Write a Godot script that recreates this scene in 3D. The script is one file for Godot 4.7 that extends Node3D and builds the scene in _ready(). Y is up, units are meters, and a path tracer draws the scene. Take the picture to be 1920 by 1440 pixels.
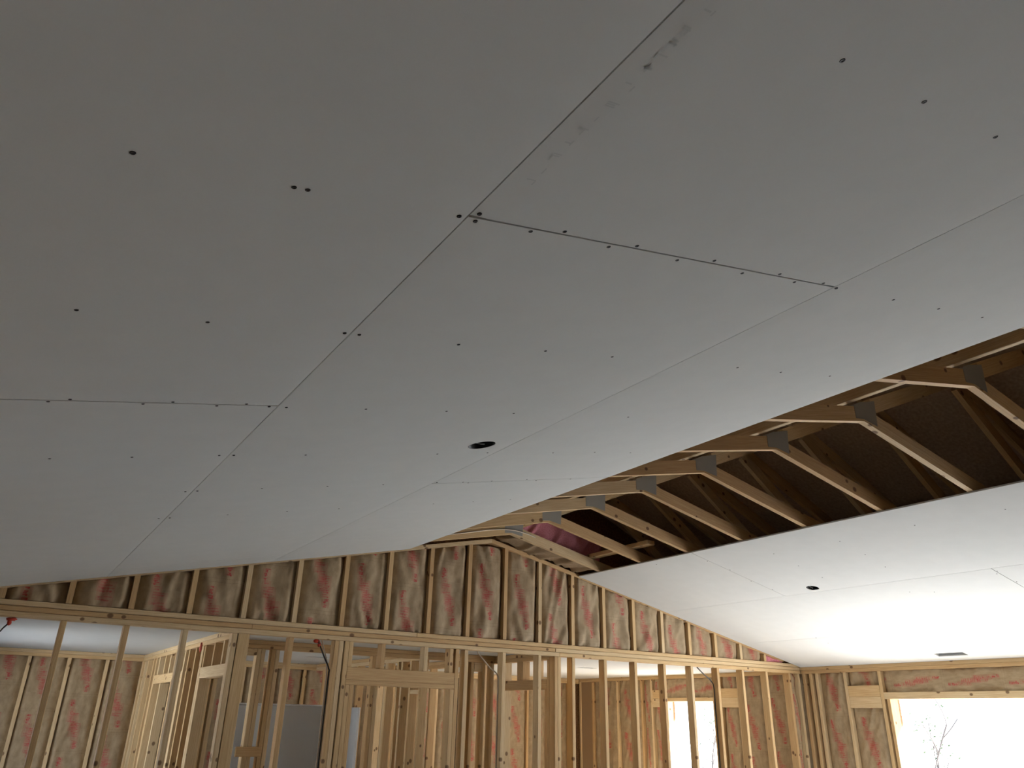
extends Node3D
# An unfinished vaulted room: plasterboard slopes, open trusses along the ridge, a stud gable wall with kraft batts, rooms behind it.
# Units are metres, y up, floor at y = 0. The gable wall's stud faces lie at z = 0, the ridge runs along z.

const SP := 0.4064            # stud spacing
const RX := 3.483             # x of the ridge
const SL := 0.2122            # slope of the vaulted ceiling
const CHORD_Y := 3.4156       # underside of the truss chords at the ridge
const BOARD := 0.0127         # plasterboard thickness
const ROOF_SL := 0.44
const TR_Z := 0.356
const TR_D := 0.6148
const RW := 7.93              # inner face of the right wall's studs
const LW := -0.95
const BW := -4.40             # inner face of the back wall's studs
const NW := 8.0
const FLAT_Y := 2.435         # ceiling of the rooms behind
const TH := 0.038
const DP := 0.089

var rng := RandomNumberGenerator.new()
var counts := {}
var mesh_cache := {}
var wood: Array = []
var kraft: Array = []
var m_board: StandardMaterial3D
var m_screw: StandardMaterial3D
var m_steel: StandardMaterial3D
var m_osb: StandardMaterial3D
var m_floor: StandardMaterial3D
var m_roof: StandardMaterial3D
var m_pink: StandardMaterial3D
var m_paper: StandardMaterial3D
var m_white: StandardMaterial3D
var m_plain_kraft: StandardMaterial3D

func _ready() -> void:
	rng.seed = 71
	set_camera_and_light()
	make_materials()
	build_shell()
	build_vault()
	build_flat_ceiling()
	build_trusses()
	build_far_wall()
	build_right_wall()
	build_back_wall()
	build_left_walls()
	build_partitions()
	build_small_things()
	build_outside()

# ------------------------------------------------------------------ camera and light
func set_camera_and_light() -> void:
	var cam := Camera3D.new()
	cam.name = "camera"
	cam.keep_aspect = Camera3D.KEEP_HEIGHT
	cam.fov = 53.9
	cam.near = 0.05
	cam.far = 300.0
	add_child(cam)
	cam.transform = Transform3D(Basis(Vector3(0.8385, 0.0213, 0.5444), Vector3(-0.2360, 0.9149, 0.3276), Vector3(-0.4911, -0.4032, 0.7722)).orthonormalized(), Vector3(-0.3596, 1.834, 6.3407))
	cam.current = true
	var sky_mat := ProceduralSkyMaterial.new()
	sky_mat.sky_top_color = Color(0.60, 0.74, 0.94)
	sky_mat.sky_horizon_color = Color(0.88, 0.91, 0.94)
	sky_mat.ground_bottom_color = Color(0.62, 0.60, 0.56)
	sky_mat.ground_horizon_color = Color(0.85, 0.85, 0.84)
	sky_mat.sky_energy_multiplier = 1.0
	sky_mat.ground_energy_multiplier = 1.0
	var sky := Sky.new()
	sky.sky_material = sky_mat
	var env := Environment.new()
	env.background_mode = Environment.BG_SKY
	env.sky = sky
	env.background_energy_multiplier = 1.0
	env.tonemap_mode = Environment.TONE_MAPPER_LINEAR
	env.tonemap_exposure = 5.3
	env.sdfgi_enabled = true
	env.ssao_enabled = true
	env.ssil_enabled = true
	var we := WorldEnvironment.new()
	we.name = "world_environment"
	we.environment = env
	add_child(we)
	var sun := DirectionalLight3D.new()
	sun.name = "sun"
	sun.light_energy = 6.4
	sun.light_color = Color(0.93, 0.955, 1.0)
	sun.light_angular_distance = 0.53
	sun.shadow_enabled = true
	add_child(sun)
	sun.look_at_from_position(Vector3(10, 9.5, 4.2), Vector3(0, 0, 0), Vector3.UP)

# ------------------------------------------------------------------ helpers
func numbered(parent: Node, called: String) -> String:
	var key := str(parent.get_instance_id()) + "/" + called
	var n: int = counts.get(key, 0)
	counts[key] = n + 1
	return called if n == 0 else "%s_%03d" % [called, n]

func tag(o: Node, label: String, category: String, group := "", kind := "") -> void:
	o.set_meta("label", label)
	o.set_meta("category", category)
	if group != "":
		o.set_meta("group", group)
	if kind != "":
		o.set_meta("kind", kind)

func base(called: String, label: String, category: String, group := "", kind := "", at := Vector3.ZERO) -> Node3D:
	var o := Node3D.new()
	o.name = numbered(self, called)
	add_child(o)
	o.position = at
	tag(o, label, category, group, kind)
	return o

func put(parent: Node, called: String, mesh: Mesh, mat: Material, xf := Transform3D.IDENTITY) -> MeshInstance3D:
	var o := MeshInstance3D.new()
	o.name = numbered(parent, called)
	o.mesh = mesh
	if mat != null:
		o.material_override = mat
	o.cast_shadow = GeometryInstance3D.SHADOW_CASTING_SETTING_ON
	parent.add_child(o)
	o.transform = xf
	return o

# collects flat faces (each given counter-clockwise seen from outside) into one mesh
class Faces:
	var v := PackedVector3Array()
	var n := PackedVector3Array()
	var t := PackedVector2Array()
	func tri(a: Vector3, b: Vector3, c: Vector3, ua := Vector2.ZERO, ub := Vector2.ZERO, uc := Vector2.ZERO) -> void:
		var nn := (b - a).cross(c - a).normalized()
		v.append_array([a, c, b])
		t.append_array([ua, uc, ub])
		n.append_array([nn, nn, nn])
	func quad(a: Vector3, b: Vector3, c: Vector3, d: Vector3, ua := Vector2.ZERO, ub := Vector2.ZERO, uc := Vector2.ZERO, ud := Vector2.ZERO) -> void:
		tri(a, b, c, ua, ub, uc)
		tri(a, c, d, ua, uc, ud)
	func done() -> ArrayMesh:
		var arr := []
		arr.resize(Mesh.ARRAY_MAX)
		arr[Mesh.ARRAY_VERTEX] = v
		arr[Mesh.ARRAY_NORMAL] = n
		arr[Mesh.ARRAY_TEX_UV] = t
		var m := ArrayMesh.new()
		m.add_surface_from_arrays(Mesh.PRIMITIVE_TRIANGLES, arr)
		return m

# a board with chamfered edges; its length runs along local x, uv follow the grain
func board_mesh(l: float, h: float, w: float) -> ArrayMesh:
	var variant := rng.randi() % 3
	var key := "%d_%d_%d_%d" % [roundi(l * 500), roundi(h * 1000), roundi(w * 1000), variant]
	if mesh_cache.has(key):
		return mesh_cache[key]
	var f := Faces.new()
	var c := 0.003
	var s := Vector3(l, h, w) * 0.5
	var off := Vector2(variant * 0.37 + fmod(l * 3.1, 1.0), variant * 0.29)
	# each corner has three points, one on each face
	var p := func(sx: int, sy: int, sz: int, face: int) -> Vector3:
		var q := Vector3(sx * s.x, sy * s.y, sz * s.z)
		if face != 0: q.x -= sx * c
		if face != 1: q.y -= sy * c
		if face != 2: q.z -= sz * c
		return q
	var uv := func(q: Vector3) -> Vector2:
		return Vector2(q.x / 2.4, (q.y + q.z + s.y + s.z) / 0.3) + off
	var add := func(list: Array) -> void:
		var a: Vector3 = list[0]
		var b: Vector3 = list[1]
		var d: Vector3 = list[2]
		if (b - a).cross(d - a).dot(a + b + d) < 0.0:
			list.reverse()
		for i in range(1, list.size() - 1):
			f.tri(list[0], list[i], list[i + 1], uv.call(list[0]), uv.call(list[i]), uv.call(list[i + 1]))
	for e in [-1, 1]:
		add.call([p.call(e, -1, -1, 0), p.call(e, 1, -1, 0), p.call(e, 1, 1, 0), p.call(e, -1, 1, 0)])
		add.call([p.call(-1, e, -1, 1), p.call(1, e, -1, 1), p.call(1, e, 1, 1), p.call(-1, e, 1, 1)])
		add.call([p.call(-1, -1, e, 2), p.call(1, -1, e, 2), p.call(1, 1, e, 2), p.call(-1, 1, e, 2)])
		for g in [-1, 1]:
			add.call([p.call(-1, e, g, 1), p.call(1, e, g, 1), p.call(1, e, g, 2), p.call(-1, e, g, 2)])
			add.call([p.call(e, -1, g, 0), p.call(e, 1, g, 0), p.call(e, 1, g, 2), p.call(e, -1, g, 2)])
			add.call([p.call(e, g, -1, 0), p.call(e, g, 1, 0), p.call(e, g, 1, 1), p.call(e, g, -1, 1)])
			for h2 in [-1, 1]:
				add.call([p.call(e, g, h2, 0), p.call(e, g, h2, 1), p.call(e, g, h2, 2)])
	var m := f.done()
	mesh_cache[key] = m
	return m

func any_wood() -> Material:
	return wood[rng.randi() % wood.size()]

# an axis-aligned piece of lumber between two corners
func lum(parent: Node, called: String, a: Vector3, b: Vector3, mat: Material = null) -> MeshInstance3D:
	var lo := Vector3(minf(a.x, b.x), minf(a.y, b.y), minf(a.z, b.z))
	var hi := Vector3(maxf(a.x, b.x), maxf(a.y, b.y), maxf(a.z, b.z))
	var d := hi - lo
	var bs := Basis.IDENTITY
	var m: ArrayMesh
	if d.y >= d.x and d.y >= d.z:
		m = board_mesh(d.y, d.x, d.z)
		bs = Basis(Vector3(0, 1, 0), Vector3(-1, 0, 0), Vector3(0, 0, 1))
	elif d.z >= d.x:
		m = board_mesh(d.z, d.y, d.x)
		bs = Basis(Vector3(0, 0, 1), Vector3(0, 1, 0), Vector3(-1, 0, 0))
	else:
		m = board_mesh(d.x, d.y, d.z)
	return put(parent, called, m, any_wood() if mat == null else mat, Transform3D(bs, (lo + hi) * 0.5))

# a flat polygon (x, y) extruded from z0 to z1; grain runs along the direction given
func prism(parent: Node, called: String, poly: PackedVector2Array, z0: float, z1: float, mat: Material, along := Vector2(1, 0)) -> MeshInstance3D:
	var f := Faces.new()
	var pts := poly.duplicate()
	if Geometry2D.is_polygon_clockwise(pts):
		pts.reverse()
	var across := Vector2(-along.y, along.x)
	var off := Vector2(rng.randf(), rng.randf())
	var uv := func(q: Vector2, z: float) -> Vector2:
		return Vector2(q.dot(along) / 2.4, (q.dot(across) + z) / 0.3) + off
	var idx := Geometry2D.triangulate_polygon(pts)
	for i in range(0, idx.size(), 3):
		var a := pts[idx[i]]
		var b := pts[idx[i + 1]]
		var c := pts[idx[i + 2]]
		if (b - a).cross(c - a) < 0.0:
			var s := b
			b = c
			c = s
		f.tri(Vector3(a.x, a.y, z1), Vector3(b.x, b.y, z1), Vector3(c.x, c.y, z1), uv.call(a, z1), uv.call(b, z1), uv.call(c, z1))
		f.tri(Vector3(a.x, a.y, z0), Vector3(c.x, c.y, z0), Vector3(b.x, b.y, z0), uv.call(a, z0), uv.call(c, z0), uv.call(b, z0))
	for i in pts.size():
		var a := pts[i]
		var b := pts[(i + 1) % pts.size()]
		f.quad(Vector3(a.x, a.y, z1), Vector3(a.x, a.y, z0), Vector3(b.x, b.y, z0), Vector3(b.x, b.y, z1), uv.call(a, z1), uv.call(a, z0), uv.call(b, z0), uv.call(b, z1))
	return put(parent, called, f.done(), mat)

# a sloping piece of lumber in a plane of constant z, with square ends
func strut(parent: Node, called: String, a: Vector2, b: Vector2, depth: float, z0: float, z1: float, mat: Material) -> MeshInstance3D:
	var d := (b - a).normalized()
	var o := Vector2(-d.y, d.x) * depth * 0.5
	return prism(parent, called, PackedVector2Array([a - o, b - o, b + o, a + o]), z0, z1, mat, d)

func tube(parent: Node, called: String, pts: Array, r: float, mat: Material, sides := 8) -> MeshInstance3D:
	var cv := Curve3D.new()
	cv.bake_interval = 0.02
	for i in pts.size():
		var p: Vector3 = pts[i]
		var tan: Vector3 = (pts[mini(i + 1, pts.size() - 1)] - pts[maxi(i - 1, 0)]) * 0.18
		cv.add_point(p, -tan, tan)
	var line := cv.get_baked_points()
	var st := SurfaceTool.new()
	st.begin(Mesh.PRIMITIVE_TRIANGLES)
	st.set_smooth_group(0)
	var rings := []
	for i in line.size():
		var t := (line[mini(i + 1, line.size() - 1)] - line[maxi(i - 1, 0)]).normalized()
		var u := t.cross(Vector3(0.31, 0.22, 0.92)).normalized()
		var w := t.cross(u)
		var ring := []
		for k in sides:
			var an := TAU * k / sides
			ring.append(line[i] + (u * cos(an) + w * sin(an)) * r)
		rings.append(ring)
	for i in rings.size() - 1:
		for k in sides:
			var a: Vector3 = rings[i][k]
			var b: Vector3 = rings[i][(k + 1) % sides]
			var c: Vector3 = rings[i + 1][(k + 1) % sides]
			var d: Vector3 = rings[i + 1][k]
			for q in [a, c, b, a, d, c]:
				st.add_vertex(q)
	for e in [0, rings.size() - 1]:
		for k in range(1, sides - 1):
			var tri := [rings[e][0], rings[e][k], rings[e][k + 1]]
			if e != 0:
				tri.reverse()
			for q in tri:
				st.add_vertex(q)
	st.index()
	st.generate_normals()
	return put(parent, called, st.commit(), mat)

# ------------------------------------------------------------------ materials
func flat_mat(c: Color, rough := 0.9, metal := 0.0) -> StandardMaterial3D:
	var m := StandardMaterial3D.new()
	m.albedo_color = c
	m.roughness = rough
	m.metallic = metal
	return m

func noise_tex(seed_n: int, freq: float, lo: Color, hi: Color, size := 512) -> ImageTexture:
	var fn := FastNoiseLite.new()
	fn.seed = seed_n
	fn.frequency = freq
	fn.fractal_octaves = 4
	var img := Image.create(size, size, false, Image.FORMAT_RGB8)
	var src := fn.get_seamless_image(size, size)
	for y in size:
		for x in size:
			img.set_pixel(x, y, lo.lerp(hi, src.get_pixel(x, y).r))
	img.generate_mipmaps()
	return ImageTexture.create_from_image(img)

func wood_image(seed_n: int) -> ImageTexture:
	var w := 768
	var h := 192
	var a := FastNoiseLite.new()
	a.seed = seed_n
	a.frequency = 1.0
	a.fractal_octaves = 3
	var r := RandomNumberGenerator.new()
	r.seed = seed_n * 13 + 5
	var knots := []
	for i in 9:
		knots.append([r.randf() * w, r.randf() * h, r.randf_range(4.0, 10.0)])
	var img := Image.create(w, h, false, Image.FORMAT_RGB8)
	for y in h:
		for x in w:
			var bend := 0.0
			var dark := 0.0
			for k in knots:
				var dx: float = absf(x - k[0])
				dx = minf(dx, w - dx)
				if dx > 60.0:
					continue
				var dy: float = y - k[1]
				if absf(dy) > h * 0.5:
					dy -= signf(dy) * h
				var q := dx * dx * 2.6 + dy * dy
				var e: float = k[2] * k[2]
				bend += dy * exp(-q / (e * 6.0)) * 0.5
				dark = maxf(dark, clampf(1.6 - q / e, 0.0, 1.0))
			var fx := float(x) / w
			var vv: float = y + bend
			var g := a.get_noise_2d(sin(fx * TAU) * 1.2, vv * 0.16) * 0.5 + a.get_noise_3d(cos(fx * TAU) * 2.0, vv * 0.55, sin(fx * TAU) * 2.0) * 0.5
			var c := Color(0.86, 0.77, 0.61).lerp(Color(0.72, 0.58, 0.41), clampf(0.30 + g * 0.75, 0.0, 1.0))
			c = c.lerp(Color(0.36, 0.25, 0.16), dark * 0.7)
			img.set_pixel(x, y, c)
	img.generate_mipmaps()
	return ImageTexture.create_from_image(img)

# brown paper with rows of small red print running down it, about 1.2 m of length by one batt's width
func kraft_image(seed_n: int, shift: float) -> ImageTexture:
	var w := 256
	var h := 768
	var r := RandomNumberGenerator.new()
	r.seed = seed_n
	var a := FastNoiseLite.new()
	a.seed = seed_n
	a.frequency = 0.02
	a.fractal_octaves = 4
	var img := Image.create(w, h, false, Image.FORMAT_RGB8)
	for y in h:
		for x in w:
			var g := a.get_noise_2d(x, y * 0.6) + 0.35 * a.get_noise_2d(x * 9.0, y * 2.0)
			img.set_pixel(x, y, Color(0.665, 0.58, 0.455).lerp(Color(0.58, 0.495, 0.375), clampf(0.45 + g * 0.8, 0.0, 1.0)))
	var ink := Color(0.68, 0.23, 0.21)
	var stroke := func(x0: int, y0: int, ww: int, hh: int, k: float) -> void:
		for y in range(y0, y0 + hh):
			for x in range(x0, x0 + ww):
				var yy := posmod(y, h)
				if x >= 0 and x < w:
					img.set_pixel(x, yy, img.get_pixel(x, yy).lerp(ink, k))
	var rep := h / 2
	for b in 2:
		var top := int(b * rep + shift * rep)
		# the fold lines between two printed panels
		for dy in [0, 18]:
			for x in w:
				if r.randf() < 0.85:
					var yy := posmod(top + dy + int(2.0 * sin(x * 0.05)), h)
					img.set_pixel(x, yy, img.get_pixel(x, yy).lerp(Color(0.36, 0.28, 0.2), 0.55))
		# columns: left edge, width, first and last row, strength of the ink
		for col in [[66, 30, 40, 96, 0.75], [72, 34, 100, 190, 0.36], [98, 40, 130, 250, 0.42], [106, 34, 190, 290, 0.36], [132, 38, 200, 318, 0.45], [144, 30, 322, 366, 0.85]]:
			var y: int = col[2]
			stroke.call(col[0] - 10, top + col[2], col[1] + 20, col[3] - col[2], 0.14)
			while y < col[3]:
				if r.randf() < 0.86:
					var x0: int = col[0] + r.randi_range(0, 6)
					var ww: int = col[1] - r.randi_range(0, 14)
					stroke.call(x0, top + y, ww, r.randi_range(4, 6), col[4] * 0.9)
					if r.randf() < 0.6:
						stroke.call(x0 + r.randi_range(0, maxi(1, ww - 4)), top + y, 8, 9, col[4])
				y += r.randi_range(10, 16) if col[4] < 0.7 else r.randi_range(7, 9)
	img.generate_mipmaps()
	return ImageTexture.create_from_image(img)

func make_materials() -> void:
	for t in 2:
		var tex := wood_image(11 + t * 7)
		for tint in [Color(1.0, 1.0, 1.0), Color(0.98, 0.95, 0.90), Color(0.94, 0.89, 0.82)]:
			var m := StandardMaterial3D.new()
			m.albedo_texture = tex
			m.albedo_color = tint
			m.roughness = 0.8
			wood.append(m)
	for k in 4:
		var m := StandardMaterial3D.new()
		m.albedo_texture = kraft_image(31 + k * 5, [0.1, 0.45, 0.7, 0.28][k])
		m.roughness = 0.72
		kraft.append(m)
	m_plain_kraft = flat_mat(Color(0.62, 0.51, 0.38), 0.8)
	m_board = StandardMaterial3D.new()
	m_board.albedo_texture = noise_tex(3, 0.012, Color(0.825, 0.832, 0.82), Color(0.845, 0.85, 0.838))
	m_board.uv1_triplanar = true
	m_board.uv1_world_triplanar = true
	m_board.uv1_scale = Vector3(0.8, 0.8, 0.8)
	m_board.roughness = 0.95
	m_screw = flat_mat(Color(0.10, 0.095, 0.09), 0.55, 0.3)
	m_steel = flat_mat(Color(0.66, 0.67, 0.67), 0.45, 0.35)
	m_osb = StandardMaterial3D.new()
	m_osb.albedo_texture = noise_tex(9, 0.05, Color(0.44, 0.31, 0.20), Color(0.66, 0.50, 0.34))
	m_osb.uv1_triplanar = true
	m_osb.uv1_world_triplanar = true
	m_osb.uv1_scale = Vector3(1.2, 1.2, 1.2)
	m_osb.roughness = 0.9
	m_floor = flat_mat(Color(0.50, 0.49, 0.47), 0.9)
	m_roof = m_osb.duplicate()
	m_roof.albedo_texture = noise_tex(10, 0.05, Color(0.58, 0.48, 0.38), Color(0.76, 0.66, 0.55))
	m_pink = StandardMaterial3D.new()
	m_pink.albedo_texture = noise_tex(17, 0.06, Color(0.80, 0.46, 0.52), Color(0.93, 0.66, 0.70), 256)
	m_pink.uv1_triplanar = true
	m_pink.uv1_scale = Vector3(4, 4, 4)
	m_pink.roughness = 1.0
	m_paper = StandardMaterial3D.new()
	m_paper.albedo_texture = noise_tex(23, 0.03, Color(0.56, 0.47, 0.36), Color(0.66, 0.57, 0.45), 256)
	m_paper.uv1_triplanar = true
	m_paper.uv1_scale = Vector3(3, 3, 3)
	m_paper.roughness = 0.72
	m_white = flat_mat(Color(0.86, 0.87, 0.88), 0.35)

# ------------------------------------------------------------------ shell: floor, roof, outer skins
func box(parent: Node, called: String, a: Vector3, b: Vector3, mat: Material) -> MeshInstance3D:
	var m := BoxMesh.new()
	m.size = (b - a).abs()
	return put(parent, called, m, mat, Transform3D(Basis.IDENTITY, (a + b) * 0.5))

func roof_y(x: float) -> float:
	return 4.56 - ROOF_SL * absf(x - RX)

func build_shell() -> void:
	var fl := base("floor", "bare unfinished floor of the house", "floor", "", "structure")
	box(fl, "slab", Vector3(LW - 0.17, -0.25, -0.045), Vector3(RW + 0.17, 0.0, NW + 0.17), m_floor)
	box(fl, "unseen_pale_floor", Vector3(LW - 0.17, -0.25, BW - 0.17), Vector3(RW + 0.17, 0.0, -0.045), flat_mat(Color(0.80, 0.71, 0.58), 0.85))  # out of view, kept pale to bounce light into the rooms behind
	var rf := base("roof", "dark roof sheathing above the open trusses", "roof", "", "structure")
	for s in [-1, 1]:
		var xe: float = RX + s * 5.1
		var poly := PackedVector2Array([Vector2(RX, roof_y(RX)), Vector2(xe, roof_y(xe)), Vector2(xe, roof_y(xe) + 0.03), Vector2(RX, roof_y(RX) + 0.03)])
		prism(rf, "roof_sheathing", poly, BW - 0.45, NW + 0.45, m_roof)
	for z in [BW - 0.17, NW + 0.14]:
		var tri := PackedVector2Array([Vector2(LW - 0.17, 2.44), Vector2(RW + 0.17, 2.44), Vector2(RW + 0.17, roof_y(RW + 0.17)), Vector2(RX, roof_y(RX)), Vector2(LW - 0.17, roof_y(LW - 0.17))])
		prism(rf, "gable_sheathing", tri, z, z + 0.03, m_osb)

# outer sheathing of a side wall at x, with openings [z0, z1, y0, y1]
func sheathing_x(parent: Node, x0: float, x1: float, holes: Array) -> void:
	var z := BW - 0.17
	for h in holes:
		box(parent, "sheathing", Vector3(x0, -0.25, z), Vector3(x1, 2.56, h[0]), m_osb)
		box(parent, "sheathing", Vector3(x0, -0.25, h[0]), Vector3(x1, h[2], h[1]), m_osb)
		box(parent, "sheathing", Vector3(x0, h[3], h[0]), Vector3(x1, 2.56, h[1]), m_osb)
		z = h[1]
	box(parent, "sheathing", Vector3(x0, -0.25, z), Vector3(x1, 2.56, NW + 0.17), m_osb)

# ------------------------------------------------------------------ plasterboard
# One sheet: s runs along the slope, t along z, the visible face lies at height 0 of xf and the board above it.
# Long edges are tapered; holes are [s, t, radius] for a round one or [s0, s1, t0, t1] for a rectangle.
func sheet(parent: Node, called: String, xf: Transform3D, s0: float, s1: float, t0: float, t1: float, holes := [], taper := 0.0016) -> MeshInstance3D:
	var f := Faces.new()
	var ss := [s0, s0 + 0.055, s1 - 0.055, s1]
	var tt := [t0, t1]
	for h in holes:
		if h.size() == 3:
			ss.append_array([h[0] - h[2] * 1.15, h[0] + h[2] * 1.15])
			tt.append_array([h[1] - h[2] * 1.15, h[1] + h[2] * 1.15])
		else:
			ss.append_array([h[0], h[1]])
			tt.append_array([h[2], h[3]])
	ss.sort()
	tt.sort()
	var low := func(s: float) -> float:
		return taper * (1.0 - clampf(minf(s - s0, s1 - s) / 0.055, 0.0, 1.0))
	# local axes: x = s, y = up through the board, z = t
	for i in ss.size() - 1:
		for j in tt.size() - 1:
			var a: float = ss[i]
			var b: float = ss[i + 1]
			var c: float = tt[j]
			var d: float = tt[j + 1]
			if b - a < 1e-5 or d - c < 1e-5:
				continue
			var mid := Vector2((a + b) * 0.5, (c + d) * 0.5)
			var skip := false
			var hole = null
			for h in holes:
				if h.size() == 4 and mid.x > h[0] and mid.x < h[1] and mid.y > h[2] and mid.y < h[3]:
					skip = true
					var v := [Vector2(a, c), Vector2(b, c), Vector2(b, d), Vector2(a, d)]
					for k in 4:
						var p: Vector2 = v[k]
						var q: Vector2 = v[(k + 1) % 4]
						f.quad(Vector3(p.x, 0, p.y), Vector3(p.x, BOARD, p.y), Vector3(q.x, BOARD, q.y), Vector3(q.x, 0, q.y))
				elif h.size() == 3 and absf(mid.x - h[0]) < h[2] and absf(mid.y - h[1]) < h[2]:
					hole = h
			if skip:
				continue
			if hole == null:
				f.quad(Vector3(a, low.call(a), c), Vector3(b, low.call(b), c), Vector3(b, low.call(b), d), Vector3(a, low.call(a), d))
				f.quad(Vector3(a, BOARD, c), Vector3(a, BOARD, d), Vector3(b, BOARD, d), Vector3(b, BOARD, c))
			else:
				var n := 40
				var ctr := Vector2(hole[0], hole[1])
				for k in n:
					var ring := []
					for e in 2:
						var an: float = TAU * (k + e) / n
						var dir := Vector2(cos(an), sin(an))
						var out := minf(((b if dir.x > 0 else a) - ctr.x) / dir.x if absf(dir.x) > 1e-6 else 1e9, ((d if dir.y > 0 else c) - ctr.y) / dir.y if absf(dir.y) > 1e-6 else 1e9)
						ring.append([ctr + dir * hole[2], ctr + dir * out])
					var i0: Vector2 = ring[0][0]
					var o0: Vector2 = ring[0][1]
					var i1: Vector2 = ring[1][0]
					var o1: Vector2 = ring[1][1]
					f.quad(Vector3(i0.x, 0, i0.y), Vector3(o0.x, 0, o0.y), Vector3(o1.x, 0, o1.y), Vector3(i1.x, 0, i1.y))
					f.quad(Vector3(i0.x, BOARD, i0.y), Vector3(i1.x, BOARD, i1.y), Vector3(o1.x, BOARD, o1.y), Vector3(o0.x, BOARD, o0.y))
					f.quad(Vector3(i0.x, 0, i0.y), Vector3(i1.x, 0, i1.y), Vector3(i1.x, BOARD, i1.y), Vector3(i0.x, BOARD, i0.y))
	f.quad(Vector3(s0, taper, t0), Vector3(s0, taper, t1), Vector3(s0, BOARD, t1), Vector3(s0, BOARD, t0))
	f.quad(Vector3(s1, taper, t1), Vector3(s1, taper, t0), Vector3(s1, BOARD, t0), Vector3(s1, BOARD, t1))
	f.quad(Vector3(s0, 0, t0), Vector3(s0, BOARD, t0), Vector3(s1, BOARD, t0), Vector3(s1, 0, t0))
	f.quad(Vector3(s0, 0, t1), Vector3(s1, 0, t1), Vector3(s1, BOARD, t1), Vector3(s0, BOARD, t1))
	return put(parent, called, f.done(), m_board, xf)

func screw_mesh() -> ArrayMesh:
	# a bugle head seated in the paper: a dark dished disc with a small rim
	var st := SurfaceTool.new()
	st.begin(Mesh.PRIMITIVE_TRIANGLES)
	var prof := [[0.0, -0.0002], [0.0016, -0.0003], [0.0024, -0.0011], [0.0042, -0.0012], [0.0048, -0.0003], [0.0050, 0.0012]]
	var n := 10
	for i in prof.size() - 1:
		for k in n:
			var a0 := TAU * k / n
			var a1 := TAU * (k + 1) / n
			var p := Vector3(prof[i][0] * cos(a0), prof[i][1], prof[i][0] * sin(a0))
			var q := Vector3(prof[i + 1][0] * cos(a0), prof[i + 1][1], prof[i + 1][0] * sin(a0))
			var r := Vector3(prof[i + 1][0] * cos(a1), prof[i + 1][1], prof[i + 1][0] * sin(a1))
			var s := Vector3(prof[i][0] * cos(a1), prof[i][1], prof[i][0] * sin(a1))
			for v in [p, r, q, p, s, r]:
				st.add_vertex(v)
	st.generate_normals()
	return st.commit()

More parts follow.
